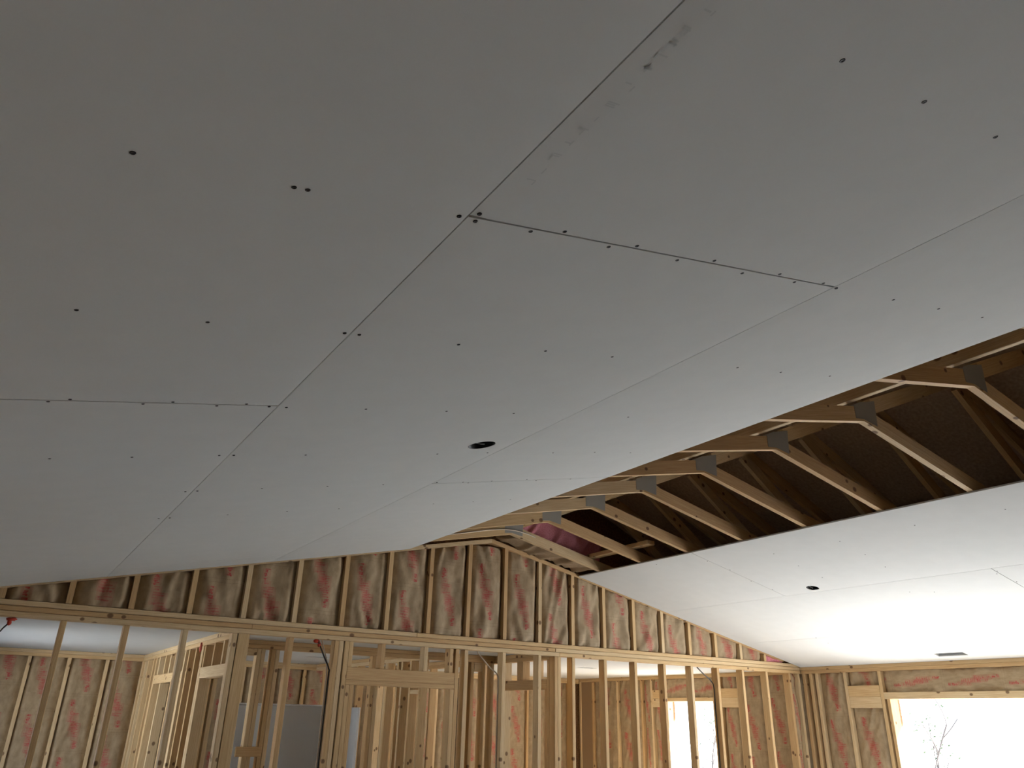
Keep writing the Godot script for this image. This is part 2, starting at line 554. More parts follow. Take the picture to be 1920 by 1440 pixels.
func build_vault() -> void:
	var c := base("ceiling", "vaulted ceiling of bare grey plasterboard sheets with an open ridge", "ceiling", "", "structure")
	var k := sqrt(1.0 + SL * SL)
	var face := CHORD_Y - BOARD * k        # visible face at the ridge line
	# left slope: local x runs up to the right; right slope: local x runs up to the left, so both have the board above
	var ex := Vector3(1, SL, 0) / k
	var lx := Transform3D(Basis(ex, Vector3(-SL, 1, 0) / k, Vector3(0, 0, 1)), Vector3(RX, face, 0))
	var fx := Vector3(1, -SL, 0) / k
	var rx := Transform3D(Basis(fx, Vector3(SL, 1, 0) / k, Vector3(0, 0, 1)), Vector3(RX, face, 0))
	var sh := []
	var g := 0.0016
	# left slope rows: [x0, x1, [z breaks], holes]
	var can_l := [(1.222 - RX) * k, 3.618, 0.062]
	var left_rows := [[LW, 0.204, [0.012, 4.10, NW], {}], [0.204, 1.377, [0.012, 0.41, 5.287, NW], {1: [can_l]}], [1.377, 2.602, [0.012, 2.842, NW], {}]]
	for row in left_rows:
		for i in row[2].size() - 1:
			var holes: Array = row[3].get(i, [])
			var o := sheet(c, "drywall_sheet", lx, (row[0] - RX) * k + g, (row[1] - RX) * k - g, row[2][i] + g * 1.5, row[2][i + 1] - g * 1.5, holes)
			sh.append([o, "l", row[0], row[1], row[2][i], row[2][i + 1]])
	var can_r := [(5.715 - 0.075 - RX) * k, 1.992, 0.055]
	var vent := [(7.668 - RX) * k, (7.772 - RX) * k, 1.83, 2.13]
	var right_rows := [[4.54, 5.742, [0.012, 1.615, 5.28, NW], {1: [can_r]}], [5.742, 6.94, [0.012, 3.48, NW], {}], [6.94, RW, [0.012, 4.7, NW], {0: [vent]}]]
	for row in right_rows:
		for i in row[2].size() - 1:
			var holes: Array = row[3].get(i, [])
			var o := sheet(c, "drywall_sheet", rx, (row[0] - RX) * k + g, (row[1] - RX) * k - g, row[2][i] + g * 1.5, row[2][i + 1] - g * 1.5, holes)
			sh.append([o, "r", row[0], row[1], row[2][i], row[2][i + 1]])
	# screws, where the photograph shows them: [x, z]
	var sl := [[-0.362, 5.283], [-0.122, 5.273], [-0.099, 5.273], [-0.384, 4.7], [-0.131, 4.693], [0.187, 5.28], [0.22, 5.300], [0.226, 5.274], [0.354, 5.276], [0.424, 5.298], [0.562, 5.274], [0.624, 5.298], [0.773, 5.273], [0.871, 5.300], [1.006, 5.270], [1.12, 5.298], [1.211, 5.275], [1.311, 5.295], [1.39, 5.282], [0.188, 4.694], [0.227, 4.692], [0.517, 4.682], [0.808, 4.687], [1.07, 4.684], [0.526, 5.88], [0.77, 5.878], [1.033, 5.877], [-0.397, 4.089], [-0.349, 4.113], [-0.171, 4.088], [-0.098, 4.112], [0.026, 4.087], [0.105, 4.111], [0.178, 4.09], [0.232, 4.086], [0.494, 4.089], [0.798, 4.087], [1.089, 4.08], [-0.357, 3.478], [-0.116, 3.486], [0.169, 3.494], [0.221, 3.492], [0.493, 3.486], [1.079, 3.476], [1.332, 3.484], [0.173, 2.874], [0.221, 2.877], [1.683, 5.281], [1.953, 5.279], [2.249, 5.278], [1.67, 4.68], [1.933, 4.668], [2.246, 4.67], [1.682, 4.065], [1.716, 3.468], [1.979, 3.468], [2.241, 3.447], [1.392, 2.869], [1.556, 2.856], [1.603, 2.831], [1.738, 2.856], [1.968, 2.864], [2.056, 2.828], [2.306, 2.830], [0.494, 2.88], [0.80, 2.88], [1.09, 2.87], [0.494, 2.26], [0.80, 2.26], [1.09, 2.26], [1.69, 2.25], [1.97, 2.25], [2.25, 2.25], [0.17, 2.26], [0.22, 2.26]]
	var sr := [[4.62, 1.09], [5.43, 2.838], [5.997, 2.673], [6.932, 1.015], [7.124, 1.017], [6.06, 2.846], [4.842, 4.068], [4.824, 3.474], [4.75, 1.60], [5.0, 1.628], [5.3, 1.60], [5.55, 1.628], [4.85, 2.24], [5.15, 2.24], [5.45, 2.24], [4.85, 2.86], [5.15, 2.86], [5.8, 3.49], [5.85, 3.46], [6.05, 3.495]]
	var sm := screw_mesh()
	for side in [["l", sl, lx], ["r", sr, rx]]:
		for q in side[1]:
			for d in sh:
				if d[1] == side[0] and q[0] > d[2] and q[0] < d[3] and q[1] > d[4] and q[1] < d[5]:
					put(d[0], "screw", sm, m_screw, Transform3D(Basis.IDENTITY, Vector3((q[0] - RX) * k, 0.0002, q[1])))
					break
	# faint grey print along the factory edge beside the long joint, too worn to read
	var ink := flat_mat(Color(0.78, 0.79, 0.78), 0.95)
	var f := Faces.new()
	var r := RandomNumberGenerator.new()
	r.seed = 5
	var z := 5.42
	while z < 5.90:
		var x := (0.238 - RX) * k + r.randf_range(-0.003, 0.003)
		var tall := r.randf_range(0.018, 0.026)
		var wide := r.randf_range(0.012, 0.02)
		for b in r.randi_range(1, 4):
			var across := r.randf() < 0.5
			var a := Vector2(x + (0.0 if across else r.randf() * tall), z + (r.randf() * wide if across else 0.0))
			var w := Vector2(tall * r.randf_range(0.5, 1.0), 0.0032) if across else Vector2(0.0032, wide * r.randf_range(0.5, 1.0))
			var y := -0.0003
			f.quad(Vector3(a.x, y, a.y), Vector3(a.x + w.x, y, a.y), Vector3(a.x + w.x, y, a.y + w.y), Vector3(a.x, y, a.y + w.y))
		z += wide + r.randf_range(0.006, 0.03)
	for d in sh:
		if d[1] == "l" and d[2] == 0.204 and d[4] == 5.287:
			put(d[0], "edge_print", f.done(), ink)

func build_flat_ceiling() -> void:
	var c := base("ceiling", "flat white plasterboard ceiling of the rooms behind the stud wall", "ceiling", "", "structure")
	var k := Transform3D(Basis.IDENTITY, Vector3(0, FLAT_Y, 0))
	var g := 0.0012
	for row in [[LW, 1.2447, [BW, -0.089], {}], [1.2447, 4.2847, [BW, -0.089], {0: [[2.74, 3.02, -2.99, -2.80]]}], [4.2847, RW, [BW, -0.089], {0: [[6.00, 6.27, -1.95, -1.85]]}]]:
		sheet(c, "drywall_sheet", k, row[0] + g, row[1] - g, row[2][0] + g, row[2][1] - g, row[3].get(0, []))

# ------------------------------------------------------------------ trusses
func chord_y(x: float) -> float:
	return CHORD_Y - SL * absf(x - RX)

func ordinal(n: int) -> String:
	return ["first", "second", "third", "fourth", "fifth", "sixth", "seventh", "eighth", "ninth", "tenth", "eleventh", "twelfth", "thirteenth", "fourteenth", "fifteenth", "sixteenth", "seventeenth", "eighteenth", "nineteenth", "twentieth"][n]

func build_trusses() -> void:
	var plate := flat_mat(Color(0.58, 0.565, 0.53), 0.6, 0.1)
	for j in 11:
		var z1 := TR_Z + TR_D * j
		var z0 := z1 - TH
		var t := base("roof_truss", "wooden scissor roof truss, %s from the gable wall" % ordinal(j), "roof truss", "roof trusses across the open ridge")
		var deep := DP * sqrt(1.0 + SL * SL)
		for s in [-1, 1]:
			var xe: float = RX + s * 4.43
			var y: float = chord_y(xe)
			var d := Vector2(xe - RX, y - CHORD_Y).normalized()
			prism(t, "bottom_chord", PackedVector2Array([Vector2(RX, CHORD_Y), Vector2(xe, y), Vector2(xe, y + deep), Vector2(RX, CHORD_Y + deep)]), z0, z1, any_wood(), d)
			var xr: float = RX + s * 4.62
			var top := 0.10
			var e := Vector2(xr - RX, roof_y(xr) - roof_y(RX)).normalized()
			prism(t, "top_chord", PackedVector2Array([Vector2(RX, roof_y(RX) - top), Vector2(xr, roof_y(xr) - top), Vector2(xr, roof_y(xr) - 0.002), Vector2(RX, roof_y(RX) - 0.002)]), z0, z1, any_wood(), e)
			# webs: ridge joint up to the top chord, and from there down to the bottom chord
			var node := Vector2(RX + s * 1.12, roof_y(RX + 1.12) - 0.10)
			if s > 0:
				strut(t, "web", Vector2(RX + s * 0.10, CHORD_Y + 0.115), node, DP, z0, z1, any_wood())
			strut(t, "web", node + Vector2(s * 0.05, -0.03), Vector2(RX + s * 2.52, chord_y(RX + 2.52) + deep), DP, z0, z1, any_wood())
		# pressed steel connector over the ridge joint, on both faces
		for z in [[z1, z1 + 0.0012], [z0 - 0.0012, z0]]:
			prism(t, "connector_plate", PackedVector2Array([Vector2(3.405, CHORD_Y + 0.002), Vector2(3.483, CHORD_Y + 0.012), Vector2(3.605, CHORD_Y - 0.006), Vector2(3.615, CHORD_Y + 0.155), Vector2(3.47, CHORD_Y + 0.115), Vector2(3.405, CHORD_Y + 0.085)]), z[0], z[1], plate)
	var b := base("ridge_brace", "long board laid along the ridge on top of the trusses", "board")
	lum(b, "board", Vector3(3.355, CHORD_Y + 0.0935, 0.90), Vector3(3.393, CHORD_Y + 0.0935 + DP, 6.6), wood[0])
	var b2 := base("brace_board", "short board lying across the right chords beside the pink insulation", "board")
	lum(b2, "board", Vector3(4.42, 3.309, 0.30), Vector3(4.509, 3.347, 1.20), wood[1])

# ------------------------------------------------------------------ insulation batts
# o: where local (0, 0) lies, u: along the wall, n: towards the room; the batt fills x0..x1, y0..(ya at x0, yb at x1)
func batt(called: String, label: String, group: String, o: Vector3, u: Vector3, n: Vector3, x0: float, x1: float, y0: float, ya: float, yb: float, mat: Material, sideways := false, deep := 0.075, category := "insulation", up := Vector3.UP) -> MeshInstance3D:
	var fn := FastNoiseLite.new()
	fn.seed = rng.randi() % 9999
	fn.frequency = 1.0
	fn.fractal_octaves = 2
	var fold := FastNoiseLite.new()
	fold.seed = rng.randi() % 9999
	fold.frequency = 1.0
	fold.fractal_type = FastNoiseLite.FRACTAL_RIDGED
	fold.fractal_octaves = 1
	var span := x1 - x0
	var high := maxf(ya, yb) - y0
	var nx := clampi(int(span / 0.022), 6, 60)
	var ny := clampi(int(high / 0.03), 3, 60)
	var off := rng.randf()
	var turn := rng.randf_range(-0.5, 0.5)
	var st := SurfaceTool.new()
	st.begin(Mesh.PRIMITIVE_TRIANGLES)
	st.set_smooth_group(0)
	var grid := []
	for j in ny + 1:
		for i in nx + 1:
			var fi := float(i) / nx
			var fj := float(j) / ny
			var x := x0 + span * fi
			var top := lerpf(ya, yb, fi)
			var y := lerpf(y0, top, fj)
			var e := minf(x - x0, x1 - x)
			var v := minf(y - y0, top - y)
			var edge := smoothstep(0.0, 0.035 + 0.03 * (0.5 + 0.5 * fn.get_noise_2d(y * 5.0, (3.0 if x - x0 < x1 - x else 9.0))), e)
			var ends := smoothstep(0.0, 0.05, v)
			var d := -0.066 + 0.038 * edge + 0.012 * ends
			d += 0.020 * fn.get_noise_2d(x * 4.0 + off * 50.0, y * 1.8) * edge
			var cr := fold.get_noise_2d((x + turn * y) * 4.2, y * 1.1 + off * 30.0)
			d += 0.032 * maxf(cr - 0.30, -0.15) * edge * (0.4 + 0.6 * smoothstep(0.35, 0.0, v))
			d += 0.014 * fold.get_noise_2d(x * 9.0, y * 5.0 + 7.0) * (1.0 - ends) * edge
			d = minf(d, -0.0015)
			var uvc := Vector2(fi, -y / 1.2 + off)
			if sideways:
				uvc = Vector2(fj, x / 1.2 + off)
			grid.append([o + u * x + up * y + n * d, uvc])
	var flip := u.cross(up).dot(n) > 0.0
	var emit := func(a, b, c) -> void:
		for q in ([a, c, b] if flip else [a, b, c]):
			st.set_uv(q[1])
			st.add_vertex(q[0])
	for j in ny:
		for i in nx:
			var a = grid[j * (nx + 1) + i]
			var b = grid[j * (nx + 1) + i + 1]
			var c = grid[(j + 1) * (nx + 1) + i + 1]
			var d = grid[(j + 1) * (nx + 1) + i]
			emit.call(a, b, c)
			emit.call(a, c, d)
	# the body of the batt behind the paper: rim and back
	st.set_smooth_group(1)
	var rim := []
	for i in nx: rim.append(grid[i])
	for j in ny: rim.append(grid[j * (nx + 1) + nx])
	for i in nx: rim.append(grid[ny * (nx + 1) + nx - i])
	for j in ny: rim.append(grid[(ny - j) * (nx + 1)])
	var back := []
	for q in rim:
		var p: Vector3 = q[0]
		back.append([p - n * ((p - o).dot(n) + deep), q[1]])
	for i in rim.size():
		var a = rim[i]
		var b = rim[(i + 1) % rim.size()]
		var c = back[(i + 1) % rim.size()]
		var d = back[i]
		emit.call(a, d, c)
		emit.call(a, c, b)
	var k0 = [o + u * x0 + up * y0 - n * deep, Vector2.ZERO]
	var k1 = [o + u * x1 + up * y0 - n * deep, Vector2.ZERO]
	var k2 = [o + u * x1 + up * yb - n * deep, Vector2.ZERO]
	var k3 = [o + u * x0 + up * ya - n * deep, Vector2.ZERO]
	emit.call(k0, k2, k1)
	emit.call(k0, k3, k2)
	st.index()
	st.generate_normals()
	var m := put(self, called, st.commit(), mat)
	tag(m, label, category, group)
	return m

# ------------------------------------------------------------------ the stud wall under the gable
func stud(w: Node, x0: float, y0: float, y1: float, called := "stud") -> void:
	lum(w, called, Vector3(x0, y0, -DP), Vector3(x0 + TH, y1, 0))

func build_far_wall() -> void:
	var w := base("wall_far", "open stud wall under the gable with a doorway and a triple plate beam", "wall", "", "structure")
	var y1 := 2.385
	var x0 := LW
	# plates: the doubled top plate and the gable's own bottom plate, in lengths that break at different places
	for seg in [[2.385, [x0, 4.30, RW], 0.0], [2.423, [x0, 1.30, 4.255, RW], -0.005], [2.461, [x0, 2.74, 6.42, RW - 0.02], 0.001]]:
		for i in seg[1].size() - 1:
			lum(w, "top_plate", Vector3(seg[1][i] + 0.001, seg[0] + 0.0012, -DP), Vector3(seg[1][i + 1] - 0.001, seg[0] + TH - 0.0012, seg[2] + rng.randf_range(-0.002, 0.002)))
	lum(w, "bottom_plate", Vector3(x0, 0.0, -DP), Vector3(2.16, TH, 0))
	lum(w, "bottom_plate", Vector3(3.10, 0.0, -DP), Vector3(RW, TH, 0))
	for k in [-1, 0, 1, 2, 4, 8, 9, 10, 11, 12, 13, 14, 15, 16, 17, 18, 19]:
		stud(w, k * SP - 0.019, TH, y1)
	# the post where the left partition meets the wall
	stud(w, 1.158, TH, y1)
	lum(w, "stud", Vector3(1.203, TH, -TH), Vector3(1.292, y1, 0))
	# double stud where the right partition meets, and the corner
	stud(w, 4.240, TH, y1)
	stud(w, 4.2785, TH, y1)
	stud(w, 7.87, TH, y1)
	# doorway
	for x in [1.992, 2.0305, 2.081]:
		stud(w, x, TH, y1, "king_stud")
	stud(w, 3.139, TH, y1, "king_stud")
	stud(w, 2.120, TH, 2.047, "jack_stud")
	stud(w, 2.1585, TH, 2.047, "jack_stud")
	stud(w, 3.1005, TH, 2.047, "jack_stud")
	lum(w, "header_plate", Vector3(2.1195, 2.0475, -DP), Vector3(3.1385, 2.085, 0))
	lum(w, "header", Vector3(2.1195, 2.0855, -TH), Vector3(3.1385, 2.182, 0), wood[2])
	lum(w, "header", Vector3(2.1195, 2.0855, -DP), Vector3(3.1385, 2.182, -DP + TH), wood[1])
	for x in [2.120, 2.413, 2.823, 3.078]:
		stud(w, x, 2.1825, y1, "cripple_stud")
	# gable studs above the beam
	var gy := func(x: float) -> float:
		return 3.3930 - SL * absf(x - RX)
	for k in range(-1, 19):
		var a := k * SP - 0.019
		var b := a + TH
		var pts := PackedVector2Array([Vector2(a, 2.4995), Vector2(b, 2.4995), Vector2(b, gy.call(b)), Vector2(a, gy.call(a))])
		if a < RX and b > RX:
			pts = PackedVector2Array([Vector2(a, 2.4995), Vector2(b, 2.4995), Vector2(b, gy.call(b)), Vector2(RX, gy.call(RX)), Vector2(a, gy.call(a))])
		prism(w, "gable_stud", pts, -DP, 0.0, any_wood(), Vector2(0, 1))
	for s in [-1, 1]:
		var xe: float = RX + s * 4.16
		prism(w, "gable_plate", PackedVector2Array([Vector2(RX, gy.call(RX) + 0.0004), Vector2(xe, gy.call(xe) + 0.0004), Vector2(xe, gy.call(xe) + TH), Vector2(RX, gy.call(RX) + TH)]), -DP, 0.0, any_wood())
	# sheathing that closes the attic behind the gable batts
	prism(w, "gable_sheathing", PackedVector2Array([Vector2(LW, 2.5), Vector2(RW, 2.5), Vector2(RW, roof_y(RW)), Vector2(RX, roof_y(RX)), Vector2(LW, roof_y(LW))]), -DP - 0.013, -DP, m_osb)
	# batts between the gable studs
	var n := 0
	for k in range(-1, 18):
		var a := k * SP + 0.0195
		var b := (k + 1) * SP - 0.0195
		batt("insulation_batt", "brown paper faced insulation batt in the gable, %s bay from the left" % ordinal(n), "batts between the gable studs", Vector3.ZERO, Vector3(1, 0, 0), Vector3(0, 0, 1), a, b, 2.501, gy.call(a) - 0.001, gy.call(b) - 0.001, kraft[(n * 5 + n / 3) % 4])
		n += 1
	batt("fiberglass_scrap", "bare pink fiberglass in the last low bay at the gable's right end", "", Vector3.ZERO, Vector3(1, 0, 0), Vector3(0, 0, 1), 18 * SP + 0.0195, 7.70, 2.501, gy.call(18 * SP) - 0.006, 2.507, m_pink)
	# narrow batt in the corner
	batt("insulation_batt", "narrow red printed insulation strip between the corner studs of the stud wall", "", Vector3.ZERO, Vector3(1, 0, 0), Vector3(0, 0, 1), 7.742, 7.869, 0.04, 2.384, 2.384, kraft[1])
	# batt facing down between the gable and the first truss
	var d := Vector3(1, -SL, 0).normalized()
	batt("insulation_batt", "brown paper faced batt lying over the ridge slope between gable and first truss", "", Vector3(RX, CHORD_Y, 0), d, Vector3(-SL, -1, 0).normalized(), 0.01, 1.10, 0.003, 0.315, 0.315, m_paper, true, 0.075, "insulation", Vector3(0, 0, 1))
	batt("fiberglass_batt", "pink fiberglass batt standing on edge behind the first truss at the gable", "", Vector3(RX, CHORD_Y + 0.082, 0.300), d, Vector3(0, 0, 1), 0.10, 1.16, 0.0, 0.30, 0.30, m_pink, true, 0.18, "insulation", Vector3(SL, 1, 0).normalized())

# ------------------------------------------------------------------ the outer right wall
func build_right_wall() -> void:
	var w := base("wall_right", "outer stud wall on the right with brown insulation and window openings, one of them out of view", "wall", "", "structure")
	var dx := 0.14
	var holes := [[-2.36, -1.46, 0.45, 2.085], [1.113, 4.00, 0.45, 2.099], [4.95, 5.65, 0.45, 2.099]]  # last opening is out of view, placed to light the middle of the ceiling
	sheathing_x(w, RW + dx, RW + dx + 0.03, holes)
	for i in 2:
		var y := 2.386 + 0.038 * i
		for seg in [[BW, -0.09], [0.0, 4.66], [4.66, NW]] if i == 0 else [[BW, -1.2], [-1.2, 2.6], [2.6, NW]]:
			lum(w, "top_plate", Vector3(RW, y + 0.0005, seg[0] + 0.001), Vector3(RW + dx, y + 0.0375, seg[1] - 0.001))
	lum(w, "bottom_plate", Vector3(RW, 0, BW), Vector3(RW + dx, TH, NW))
	var up := func(z0: float, y0: float, y1: float, called := "stud") -> void:
		lum(w, called, Vector3(RW, y0, z0), Vector3(RW + dx, y1, z0 + TH))
	for z in [-4.398, -4.07, -3.46, -2.90, -2.68, -1.34, -1.02, -0.62, -0.22, 0.02, 0.115, 0.200, 0.578, 4.42]:
		up.call(z, TH, 2.386)
	for z in [1.010, 4.042]:
		up.call(z, TH, 2.386, "king_stud")
	for z in [1.075, 4.0035]:
		up.call(z, TH, 2.0985, "jack_stud")
	for z in [-2.40, -1.4595]:
		up.call(z, TH, 2.0845, "jack_stud")
	lum(w, "header_plate", Vector3(RW, 2.099, 1.0485), Vector3(RW + dx, 2.166, 4.0415), wood[0])
	lum(w, "header_plate", Vector3(RW, 2.085, -2.40), Vector3(RW + dx, 2.132, -1.4215), wood[1])
	lum(w, "sill_plate", Vector3(RW, 0.41, 1.1135), Vector3(RW + dx, 0.45, 4.003))
	lum(w, "sill_plate", Vector3(RW, 0.41, -2.3615), Vector3(RW + dx, 0.45, -1.46))
	# backing boards beside the windows, two on top of one another
	for b in [[0.6165, 1.0095], [-1.3015, -1.0205], [-2.6415, -2.4005]]:
		lum(w, "blocking", Vector3(RW, 2.008, b[0]), Vector3(RW + TH, 2.124, b[1]), wood[0])
		lum(w, "blocking", Vector3(RW, 2.1245, b[0]), Vector3(RW + TH, 2.241, b[1]), wood[1])
	# batts; local x runs towards -z so that the paper reads from the room
	var g := "batts in the right wall"
	var bay := func(za: float, zb: float, y0: float, y1: float, label: String, m: int, side := false) -> void:
		batt("insulation_batt", label, g, Vector3(RW, 0, 0), Vector3(0, 0, 1), Vector3(-1, 0, 0), za, zb, y0, y1, y1, kraft[m], side, 0.13)
	bay.call(0.2385, 0.577, 0.04, 2.385, "tall red printed insulation batt in the right wall, next to the corner", 0)
	bay.call(0.6165, 1.009, 0.04, 2.007, "red printed insulation batt below the backing boards beside the large window", 2)
	bay.call(0.6165, 1.009, 2.2415, 2.385, "small piece of insulation above the backing boards beside the large window", 1)
	bay.call(1.0485, 4.041, 2.167, 2.385, "long wrinkled insulation strip lying above the large window", 3, true)
	bay.call(0.1535, 0.199, 0.04, 2.385, "thin insulation strip between the corner studs of the right wall", 1)
	bay.call(-2.40, -1.4225, 2.1325, 2.385, "crumpled insulation strip above the far window behind the stud wall", 2, true)
	bay.call(-1.3015, -1.021, 0.04, 2.007, "insulation batt below the backing boards right of the far window", 0)
	bay.call(-1.3015, -1.021, 2.2415, 2.385, "small piece of insulation above the boards right of the far window", 2)
	bay.call(-2.6415, -2.401, 0.04, 2.007, "insulation batt below the backing boards left of the far window", 1)
	bay.call(-2.6415, -2.401, 2.2415, 2.385, "small piece of insulation above the boards left of the far window", 3)
	bay.call(-0.981, -0.621, 0.04, 2.385, "insulation batt behind the stud wall, second bay right of the far window", 3)
	bay.call(-0.581, -0.221, 0.04, 2.385, "insulation batt behind the stud wall, third bay right of the far window", 1)
	bay.call(-0.181, 0.019, 0.04, 2.385, "insulation batt behind the end of the stud wall at the right wall", 2)
	bay.call(-4.031, -3.461, 0.04, 2.385, "wide insulation batt behind the stud wall, third bay left of the far window", 1)
	bay.call(-3.421, -2.901, 0.04, 2.385, "wide insulation batt behind the stud wall, second bay left of the far window", 2)
	bay.call(-2.861, -2.681, 0.04, 2.385, "narrow insulation batt behind the stud wall, left of the far window", 0)
	box(w, "insulation_panel", Vector3(RW + 0.02, TH, -4.36), Vector3(RW + dx, 2.385, -4.0705), m_plain_kraft)
	bay.call(4.0805, 4.419, 0.04, 2.385, "insulation batt in the right wall on the near side of the large window", 0)
	# plain insulated remainder of the wall, outside the picture
	for z in [[4.4585, 4.95], [5.65, NW]]:
		box(w, "insulation_panel", Vector3(RW + 0.02, TH, z[0]), Vector3(RW + dx, 2.385, z[1]), m_plain_kraft)
	for y in [[TH, 0.45], [2.099, 2.385]]:
		box(w, "insulation_panel", Vector3(RW + 0.02, y[0], 4.95), Vector3(RW + dx, y[1], 5.65), m_plain_kraft)
	box(w, "insulation_panel", Vector3(RW + 0.02, TH, 1.1135), Vector3(RW + dx, 0.409, 4.003), m_plain_kraft)
	box(w, "insulation_panel", Vector3(RW + 0.02, TH, -2.3615), Vector3(RW + dx, 0.409, -1.46), m_plain_kraft)

func build_back_wall() -> void:
	var w := base("wall_back", "outer back wall with studs and brown insulation behind the partitions", "wall", "", "structure")
	var dz := 0.14
	for i in 2:
		var y := FLAT_Y - 0.076 + 0.038 * i
		lum(w, "top_plate", Vector3(LW, y + 0.0005, BW - dz), Vector3(RW, y + 0.0375, BW))
	lum(w, "bottom_plate", Vector3(LW, 0, BW - dz), Vector3(RW, TH, BW))
	box(w, "sheathing", Vector3(LW - 0.17, -0.25, BW - 0.17), Vector3(RW + 0.17, 2.5, BW - dz), m_osb)
	var n := 0
	for k in range(-2, 20):
		var x := k * SP - 0.019
		if k == 9 or x + TH > RW - 0.3 and k < 19:
			pass
		lum(w, "stud", Vector3(x, TH, BW - dz), Vector3(x + TH, 2.359, BW))
		if k < 19:
			batt("insulation_batt", "brown insulation batt in the back wall, %s bay from its left end" % (ordinal(n) if n < 20 else "last"), "batts in the back wall", Vector3(0, 0, BW), Vector3(1, 0, 0), Vector3(0, 0, 1), x + TH + 0.0005, x + SP - 0.0005, 0.04, 2.358, 2.358, kraft[(n * 3 + 1) % 4], false, 0.13)
			n += 1

func build_left_walls() -> void:
	var w := base("wall_left", "outer left wall outside the picture with two unseen window openings", "wall", "", "structure")
	var holes := [[-3.4, -1.5, 0.60, 2.085], [3.3, 3.7, 1.2, 1.9]]  # unseen openings, placed to light the left room, stud sides and left ceiling
	sheathing_x(w, LW - 0.17, LW - 0.14, holes)
	var z := BW - 0.14
	for h in holes:
		box(w, "insulation_panel", Vector3(LW - 0.14, 0, z), Vector3(LW, 2.46, h[0]), m_plain_kraft)
		box(w, "insulation_panel", Vector3(LW - 0.14, 0, h[0]), Vector3(LW, h[2], h[1]), m_plain_kraft)
		box(w, "insulation_panel", Vector3(LW - 0.14, h[3], h[0]), Vector3(LW, 2.46, h[1]), m_plain_kraft)
		z = h[1]
	box(w, "insulation_panel", Vector3(LW - 0.14, 0, z), Vector3(LW, 2.46, NW), m_plain_kraft)
	var v := base("wall_near", "insulated wall behind the photographer", "wall", "", "structure")
	prism(v, "insulation_panel", PackedVector2Array([Vector2(LW, 0), Vector2(RW, 0), Vector2(RW, 2.45), Vector2(RX, CHORD_Y), Vector2(LW, 2.45)]), NW, NW + 0.14, m_plain_kraft)

